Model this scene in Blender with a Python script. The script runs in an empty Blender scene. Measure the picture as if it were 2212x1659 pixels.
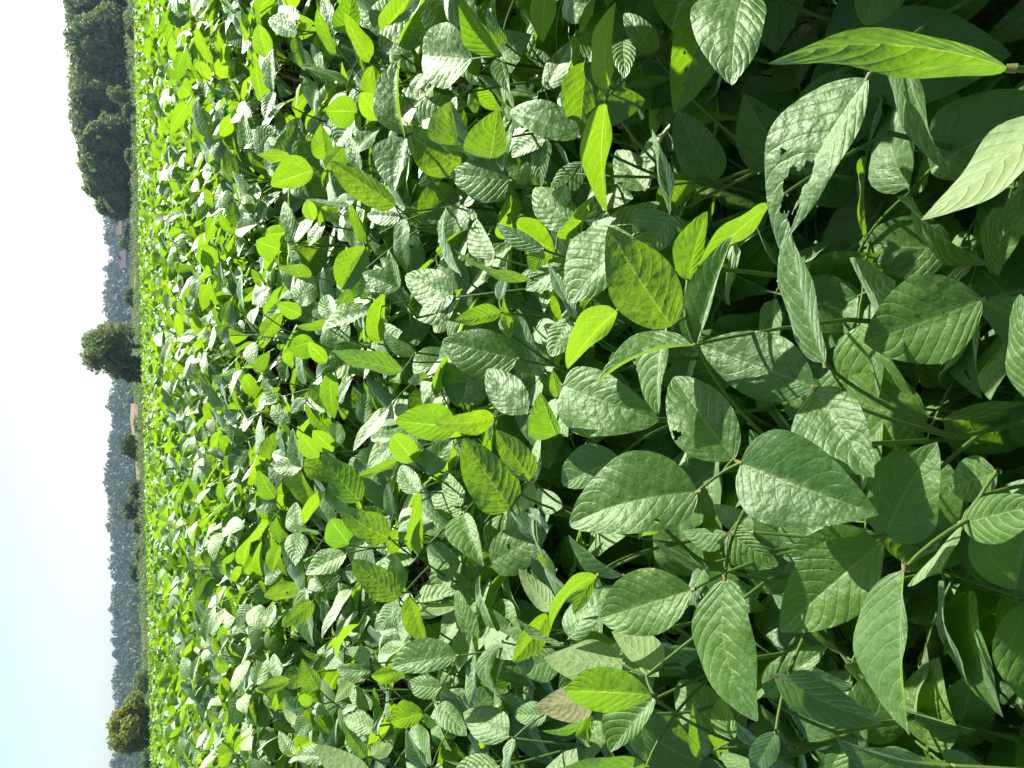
import bpy, math, random
import numpy as np
from mathutils import Vector, Matrix

SC = bpy.context.scene
COL = SC.collection
R = math.radians

# ------------------------------------------------------------------ camera (photo is turned: its left side is up)
FPX, CX, CY = 1671.0, 1106.0, 829.5           # focal length and centre in 2212 x 1659 photo units
CAM = np.array([0.0, 0.0, 1.25])
PITCH, ROLL = R(25.75), R(1.28)
FWD = np.array([0, math.cos(PITCH), -math.sin(PITCH)])
U0 = np.array([0, math.sin(PITCH), math.cos(PITCH)])
X0 = np.array([1.0, 0, 0])
RC = math.cos(ROLL) * X0 - math.sin(ROLL) * U0
UC = math.sin(ROLL) * X0 + math.cos(ROLL) * U0
cam_d = bpy.data.cameras.new('camera')
cam_d.sensor_width = 36.0
cam_d.lens = 36.0 * FPX / 2212.0
cam_d.clip_start = 0.02
cam_d.clip_end = 6000
cam = bpy.data.objects.new('camera', cam_d)
COL.objects.link(cam)
m = Matrix.Identity(4)
for i in range(3):
    m[i][0] = -UC[i]; m[i][1] = RC[i]; m[i][2] = -FWD[i]; m[i][3] = CAM[i]
cam.matrix_world = m
SC.camera = cam

# ------------------------------------------------------------------ light
SUN_AZ, SUN_EL = R(50), R(43)                 # azimuth to the right of straight ahead
SUN = np.array([math.sin(SUN_AZ) * math.cos(SUN_EL), math.cos(SUN_AZ) * math.cos(SUN_EL), math.sin(SUN_EL)])
w = bpy.data.worlds.new('World'); SC.world = w; w.use_nodes = True
nt = w.node_tree; nt.nodes.clear()
sky = nt.nodes.new('ShaderNodeTexSky'); sky.sky_type = 'NISHITA'; sky.sun_disc = False
sky.sun_elevation = SUN_EL; sky.sun_rotation = SUN_AZ
sky.air_density = 1.0; sky.dust_density = 1.5; sky.ozone_density = 1.0
bg = nt.nodes.new('ShaderNodeBackground'); bg.inputs[1].default_value = 0.08
wo = nt.nodes.new('ShaderNodeOutputWorld')
nt.links.new(sky.outputs[0], bg.inputs[0]); nt.links.new(bg.outputs[0], wo.inputs[0])
sl = bpy.data.lights.new('sun', 'SUN'); sl.energy = 5.0; sl.angle = R(0.53); sl.color = (1.0, 0.955, 0.88)
so = bpy.data.objects.new('sun', sl); COL.objects.link(so)
so.rotation_euler = Vector(SUN.tolist()).to_track_quat('Z', 'Y').to_euler()
so.location = (0, 0, 30)
SC.view_settings.view_transform = 'Standard'; SC.view_settings.look = 'None'
SC.view_settings.exposure = 1.42; SC.view_settings.gamma = 1.0
SC.cycles.max_bounces = 8; SC.cycles.diffuse_bounces = 2; SC.cycles.transmission_bounces = 3
SC.cycles.transparent_max_bounces = 8; SC.cycles.volume_bounces = 0
SC.cycles.use_adaptive_sampling = True; SC.cycles.adaptive_threshold = 0.02

# ------------------------------------------------------------------ helpers
def ray(dx, dy):
    d = FWD + (-(dx - CX) / FPX) * UC + (-(dy - CY) / FPX) * RC
    return d / np.linalg.norm(d)

def at(dx, dy, Y):                              # the point at depth Y that shows at photo position dx, dy
    d = ray(dx, dy)
    return CAM + d * (Y / d[1])

def interp(x, xs, ys):
    return float(np.interp(x, xs, ys))

CY_ = [-3, 0, .3, .5, .8, 1.1, 1.5, 2.0, 2.6, 3.5, 6, 12, 30, 53]
CZ_ = [.60, .68, .73, .75, .79, .83, .89, .965, 1.01, 1.035, 1.045, 1.05, 1.01, .90]
def canopy(y):
    return np.interp(y, CY_, CZ_)
GY_ = [-40, 0, .5, 1.5, 2.6, 6, 12, 30, 53, 56, 70, 95, 125, 250, 400, 450, 700, 900, 1400]
GZ_ = [-.1, .0, .05, .19, .31, .345, .35, .31, .20, .45, .75, 1.0, 1.3, 1.5, 2.0, 3.4, 15, 13, 0]
def gbase(x, y):
    z = np.interp(y, GY_, GZ_)
    far = np.clip((y - 330) / 200, 0, 1)
    return z + far * (1.6 * np.sin(x * .011 + 1.3) + 1.0 * np.sin(x * .027 + .4))

def tag(o, label=None, cat=None, group=None, kind=None):
    if label: o['label'] = label
    if cat: o['category'] = cat
    if group: o['group'] = group
    if kind: o['kind'] = kind
    return o

def empty(name, loc):
    o = bpy.data.objects.new(name, None); o.location = loc; o.empty_display_size = .05
    COL.objects.link(o); return o

def mesh(name, V, F, mat=None, uv=None, smooth=True):
    me = bpy.data.meshes.new(name)
    V = np.asarray(V, dtype=np.float32); n = len(V)
    me.vertices.add(n); me.vertices.foreach_set('co', V.ravel())
    F = np.asarray(F, dtype=np.int32)
    k = F.shape[1]
    me.loops.add(F.size); me.loops.foreach_set('vertex_index', F.ravel())
    me.polygons.add(len(F))
    me.polygons.foreach_set('loop_start', np.arange(0, F.size, k, dtype=np.int32))
    me.polygons.foreach_set('loop_total', np.full(len(F), k, dtype=np.int32))
    me.polygons.foreach_set('use_smooth', np.full(len(F), smooth, dtype=bool))
    if uv is not None:
        l = me.uv_layers.new(name='UVMap')
        l.data.foreach_set('uv', np.asarray(uv, dtype=np.float32)[F.ravel()].ravel())
    me.update(calc_edges=True)
    me.validate()
    if mat: me.materials.append(mat)
    return me

def obj(name, me, parent=None, loc=None):
    o = bpy.data.objects.new(name, me); COL.objects.link(o)
    if parent: o.parent = parent
    if loc is not None: o.location = loc
    return o

class Acc:
    """collects tri/quad pieces into one mesh (quads only; a triangle repeats no vertex: use quads)"""
    def __init__(s): s.V = []; s.F = []; s.U = []; s.n = 0
    def add(s, V, F, U=None):
        V = np.asarray(V, float); F = np.asarray(F, int)
        s.V.append(V); s.F.append(F + s.n); s.n += len(V)
        s.U.append(np.zeros((len(V), 2)) if U is None else np.asarray(U, float))
    def mesh(s, name, mat, smooth=True):
        return mesh(name, np.concatenate(s.V), np.concatenate(s.F), mat, np.concatenate(s.U), smooth)

def tube(P, rad, seg=6):
    P = np.asarray(P, float); n = len(P)
    rad = np.broadcast_to(np.asarray(rad, float), (n,))
    T = np.gradient(P, axis=0); T /= np.linalg.norm(T, axis=1)[:, None] + 1e-9
    ref = np.array([.3, .9, .1]) if abs(T[0][2]) > .6 else np.array([0, 0, 1.])
    A = np.cross(T, ref); A /= np.linalg.norm(A, axis=1)[:, None] + 1e-9
    B = np.cross(T, A)
    ang = np.linspace(0, 2 * np.pi, seg, endpoint=False)
    V = (P[:, None, :] + rad[:, None, None] * (np.cos(ang)[None, :, None] * A[:, None, :] + np.sin(ang)[None, :, None] * B[:, None, :])).reshape(-1, 3)
    F = [[i * seg + j, i * seg + (j + 1) % seg, (i + 1) * seg + (j + 1) % seg, (i + 1) * seg + j] for i in range(n - 1) for j in range(seg)]
    return V, np.array(F)

def bez(a, b, c, n=8):
    t = np.linspace(0, 1, n)[:, None]
    return (1 - t) ** 2 * a + 2 * t * (1 - t) * b + t ** 2 * c

def nrm(v):
    v = np.asarray(v, float); return v / (np.linalg.norm(v) + 1e-12)

# ------------------------------------------------------------------ materials
class NT:
    def __init__(s, name):
        s.m = bpy.data.materials.new(name); s.m.use_nodes = True; s.t = s.m.node_tree; s.t.nodes.clear()
    def n(s, typ, **kw):
        nd = s.t.nodes.new(typ)
        for k, v in kw.items():
            if k.startswith('i_'):
                nd.inputs[int(k[2:])].default_value = v
            else: setattr(nd, k, v)
        return nd
    def l(s, a, b): s.t.links.new(a, b)
    def math(s, op, a, b=None, clamp=False):
        nd = s.n('ShaderNodeMath', operation=op, use_clamp=clamp)
        for i, v in enumerate((a, b)):
            if v is None: continue
            if isinstance(v, (int, float)): nd.inputs[i].default_value = v
            else: s.l(v, nd.inputs[i])
        return nd.outputs[0]
    def mix(s, f, a, b):
        nd = s.n('ShaderNodeMix', data_type='RGBA')
        for i, v in ((0, f), (6, a), (7, b)):
            if isinstance(v, (int, float)): nd.inputs[i].default_value = v
            elif isinstance(v, tuple): nd.inputs[i].default_value = (*v, 1)
            else: s.l(v, nd.inputs[i])
        return nd.outputs[2]
    def noise(s, scale, detail=3, vec=None, rough=.5):
        nd = s.n('ShaderNodeTexNoise'); nd.inputs['Scale'].default_value = scale; nd.inputs['Detail'].default_value = detail
        nd.inputs['Roughness'].default_value = rough
        if vec is not None: s.l(vec, nd.inputs['Vector'])
        return nd.outputs[0]
    def ramp(s, f, lo, hi):
        nd = s.n('ShaderNodeMapRange'); s.l(f, nd.inputs[0]); nd.inputs[1].default_value = lo; nd.inputs[2].default_value = hi
        return nd.outputs[0]

def leaf_material(name, up1, up2, under, trans, veins=True, tf=.5, rough=.49, far=False, spots=.0, brown=False, spec=.80):
    N = NT(name)
    geo = N.n('ShaderNodeNewGeometry'); oi = N.n('ShaderNodeObjectInfo'); tc = N.n('ShaderNodeTexCoord')
    var = N.noise(7 if far else 3.0, 2, geo.outputs['Position'])
    v2 = N.math('ADD', N.math('MULTIPLY', oi.outputs['Random'], .45), N.math('MULTIPLY', N.ramp(var, .3, .7), .55))
    up = N.mix(v2, up1, up2)
    und = N.mix(v2, under, tuple(c * .82 for c in under))
    tr = N.mix(v2, trans, (trans[0] * .36, trans[1] * .58, trans[2]))
    bump = None
    if veins:
        sep = N.n('ShaderNodeSeparateXYZ'); N.l(tc.outputs['UV'], sep.inputs[0])
        u, v = sep.outputs[0], sep.outputs[1]
        a = N.math('ABSOLUTE', N.math('MULTIPLY', N.math('SUBTRACT', v, .5), 2.0))
        side = N.math('GREATER_THAN', v, .5)
        c = N.math('ADD', N.math('SUBTRACT', N.math('MULTIPLY', N.math('POWER', u, .88), 8.5), N.math('MULTIPLY', N.math('POWER', a, 1.35), 2.3)), N.math('MULTIPLY', side, .45))
        wob = N.math('MULTIPLY', N.math('SUBTRACT', N.noise(5, 2, tc.outputs['UV']), .5), .35)
        c = N.math('ADD', c, wob)
        t = N.math('FRACT', N.math('ADD', c, 20.0))
        d = N.math('MINIMUM', t, N.math('SUBTRACT', 1.0, t))
        lat = N.ramp(d, .075, .015)                # 1 on a lateral vein
        mid = N.ramp(a, .055, .02)
        basev = N.ramp(N.math('ABSOLUTE', N.math('SUBTRACT', a, N.math('MULTIPLY', u, 1.9))), .045, .0)
        basev = N.math('MULTIPLY', basev, N.ramp(u, .5, .3))
        lat = N.math('MULTIPLY', lat, N.ramp(a, 1.0, .75))
        vor = N.n('ShaderNodeTexVoronoi', feature='DISTANCE_TO_EDGE'); vor.inputs['Scale'].default_value = 330
        mp = N.n('ShaderNodeMapping'); mp.inputs['Scale'].default_value = (1, 1, 1); N.l(geo.outputs['Position'], mp.inputs[0]); N.l(mp.outputs[0], vor.inputs['Vector'])
        cell = N.ramp(vor.outputs[0], .0, .16)
        ven = N.math('MAXIMUM', N.math('MAXIMUM', N.math('MULTIPLY', lat, .55), mid), N.math('MULTIPLY', basev, .6))
        ven2 = N.math('MAXIMUM', ven, N.math('MULTIPLY', N.math('SUBTRACT', 1.0, cell), .10))
        up = N.mix(N.math('MULTIPLY', ven2, .55), up, (.15, .24, .06))
        und = N.mix(N.math('MULTIPLY', ven2, .5), und, (.30, .36, .14))
        tr = N.mix(N.math('MULTIPLY', ven2, .35), tr, (.75, .85, .10))
        quilt = N.math('POWER', N.math('MAXIMUM', N.math('SINE', N.math('MULTIPLY', t, math.pi)), 0.0), .55)
        patch = N.noise(95, 2, geo.outputs['Position'])
        h = N.math('ADD', N.math('MULTIPLY', quilt, N.math('ADD', .0002, N.math('MULTIPLY', oi.outputs['Random'], .0007))), N.math('MULTIPLY', cell, .00008))
        h = N.math('ADD', h, N.math('MULTIPLY', patch, .0028))
        h = N.math('SUBTRACT', h, N.math('MULTIPLY', ven, .0002))
        if spots:
            sp = N.n('ShaderNodeTexVoronoi'); sp.inputs['Scale'].default_value = 55; N.l(geo.outputs['Position'], sp.inputs['Vector'])
            up = N.mix(N.math('MULTIPLY', N.ramp(sp.outputs['Distance'], .10, .05), spots), up, (.35, .40, .10))
        bp = N.n('ShaderNodeBump'); bp.inputs['Strength'].default_value = .85; bp.inputs['Distance'].default_value = 1.0
        N.l(h, bp.inputs['Height']); bump = bp.outputs[0]
        if brown:
            br = N.ramp(N.noise(14, 3, tc.outputs['UV']), .42, .6)
            und = N.mix(N.math('MULTIPLY', br, .7), und, (.30, .27, .12)); up = N.mix(N.math('MULTIPLY', br, .6), up, (.25, .15, .05))
    bf = geo.outputs['Backfacing']
    col = N.mix(bf, up, und)
    df = N.n('ShaderNodeBsdfDiffuse'); N.l(col, df.inputs[0])
    tb = N.n('ShaderNodeBsdfTranslucent'); N.l(tr, tb.inputs[0])
    body = N.n('ShaderNodeMixShader'); body.inputs[0].default_value = tf
    N.l(df.outputs[0], body.inputs[1]); N.l(tb.outputs[0], body.inputs[2])
    gl = N.n('ShaderNodeBsdfAnisotropic'); gl.inputs['Color'].default_value = (.86, 1, .78, 1)
    N.l(N.math('ADD', N.math('MULTIPLY', bf, .15), N.math('ADD', rough, N.math('MULTIPLY', v2, .08))), gl.inputs['Roughness'])
    fr = N.n('ShaderNodeFresnel'); N.l(N.math('SUBTRACT', 1.5, N.math('MULTIPLY', bf, .8333)), fr.inputs[0])
    if bump:
        for q in (df, tb, gl, fr): N.l(bump, q.inputs['Normal'])
    k = N.math('MULTIPLY', fr.outputs[0], N.math('SUBTRACT', spec, N.math('MULTIPLY', bf, spec * .55)), clamp=True)
    ad = N.n('ShaderNodeMixShader'); N.l(k, ad.inputs[0]); N.l(body.outputs[0], ad.inputs[1]); N.l(gl.outputs[0], ad.inputs[2])
    out = N.n('ShaderNodeOutputMaterial'); N.l(ad.outputs[0], out.inputs[0])
    return N.m

def plain(name, c1, c2, scale=8, rough=.8, bump=0, tr=None, spec=.3, detail=4):
    N = NT(name); geo = N.n('ShaderNodeNewGeometry')
    f = N.noise(scale, detail, geo.outputs['Position'], .6)
    col = N.mix(N.ramp(f, .3, .7), c1, c2)
    p = N.n('ShaderNodeBsdfPrincipled'); N.l(col, p.inputs['Base Color']); p.inputs['Roughness'].default_value = rough
    p.inputs['Specular IOR Level'].default_value = spec
    if bump:
        b = N.n('ShaderNodeBump'); b.inputs['Distance'].default_value = bump; N.l(f, b.inputs['Height']); N.l(b.outputs[0], p.inputs['Normal'])
    out = N.n('ShaderNodeOutputMaterial')
    if tr:
        tb = N.n('ShaderNodeBsdfTranslucent'); N.l(N.mix(N.ramp(f, .3, .7), tr, tuple(c * .7 for c in tr)), tb.inputs[0])
        ms = N.n('ShaderNodeMixShader'); ms.inputs[0].default_value = .35
        N.l(p.outputs[0], ms.inputs[1]); N.l(tb.outputs[0], ms.inputs[2]); N.l(ms.outputs[0], out.inputs[0])
    else: N.l(p.outputs[0], out.inputs[0])
    return N.m

UP1, UP2 = (.024, .082, .022), (.095, .205, .012)
UNDER = (.24, .33, .13)
TRANS = (.28, .48, .004)
LEAF = leaf_material('soybean_leaflet', UP1, UP2, UNDER, TRANS, spots=.5)
LEAFB = leaf_material('browned_leaflet', UP1, UP2, (.22, .22, .10), TRANS, brown=True)
LEAFF = leaf_material('far_leaflet', UP1, UP2, UNDER, TRANS, veins=False, far=True, rough=.47, spec=.7)
STEM = plain('green_stem', (.07, .14, .025), (.13, .20, .04), 14, .55, tr=(.22, .36, .03))
NODE = plain('rusty_leaf_joint', (.17, .12, .035), (.15, .18, .04), 60, .6)
SOIL = plain('field_soil', (.09, .07, .045), (.05, .045, .025), 5, .95, .02)

# ------------------------------------------------------------------ leaf geometry
def prof(u, q=.70, p=.78):
    return np.maximum(np.sin(np.pi * np.clip(u, 0, 1) ** q), 0) ** p

def leaf_grid(nu, nv):
    u = np.linspace(0, 1, nu + 1); u = .5 * u + .5 * (1 - np.cos(np.pi * u)) / 2
    v = np.linspace(-1, 1, nv + 1)
    U, Vv = np.meshgrid(u, v, indexing='ij')
    F = [[i * (nv + 1) + j, (i + 1) * (nv + 1) + j, (i + 1) * (nv + 1) + j + 1, i * (nv + 1) + j + 1] for i in range(nu) for j in range(nv)]
    return U.ravel(), Vv.ravel(), np.array(F)

def leaf_shape(B, eL, eWl, eWr, Nn, nu, nv, fold=.2, arch=.10, curl=0., bend=None, rng=None):
    """leaf blade from base B along eL; half-widths eWl (v<0) and eWr (v>0); Nn the normal of the upper side"""
    U, V, F = leaf_grid(nu, nv)
    r = rng or random
    wd = prof(U, r.uniform(.64, .78), r.uniform(.62, .90))
    L = np.linalg.norm(eL); W = .5 * (np.linalg.norm(eWl) + np.linalg.norm(eWr))
    P = B[None] + U[:, None] * eL[None]
    a = np.abs(V) * wd
    P = P + np.where(V < 0, a, 0)[:, None] * eWl[None] + np.where(V >= 0, a, 0)[:, None] * eWr[None]
    if bend is not None: P = P + (4 * U * (1 - U))[:, None] * bend[None]
    ph1, ph2, ph3 = r.uniform(0, 6.3), r.uniform(0, 6.3), r.uniform(0, 6.3)
    z = fold * a * W + arch * L * (4 * U * (1 - U)) * .5
    z = z - .18 * W * (a ** 2.2) * 1.0
    z = z + .10 * W * (a ** 2) * np.sin(U * 9 + ph1 + np.sign(V) * ph2) + .05 * W * np.sin(U * 5 + ph3) * np.sign(V) * a
    z = z + curl * L * U ** 3 * (1 - U) * 2
    P = P + z[:, None] * Nn[None]
    return P, F, np.stack([U, V * .5 + .5], 1)

def random_leaflet(rng, L, W, nu, nv, fold=None, droop=None):
    """a leaflet lying along +x with its upper side towards +z, base at the origin"""
    fold = rng.uniform(.05, .55) if fold is None else fold
    droop = rng.uniform(.0, .45) if droop is None else droop
    P, F, U = leaf_shape(np.zeros(3), np.array([L, 0, 0]), np.array([0, -W / 2, 0]), np.array([0, W / 2, 0]), np.array([0, 0, 1.]), nu, nv, fold, .05, rng=rng)
    P[:, 2] -= droop * L * U[:, 0] ** 2
    P[:, 1] += rng.uniform(-.12, .12) * L * U[:, 0] ** 2
    return P, F, U

def rotm(axis, ang):
    return np.array(Matrix.Rotation(ang, 3, Vector(axis)))

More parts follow.
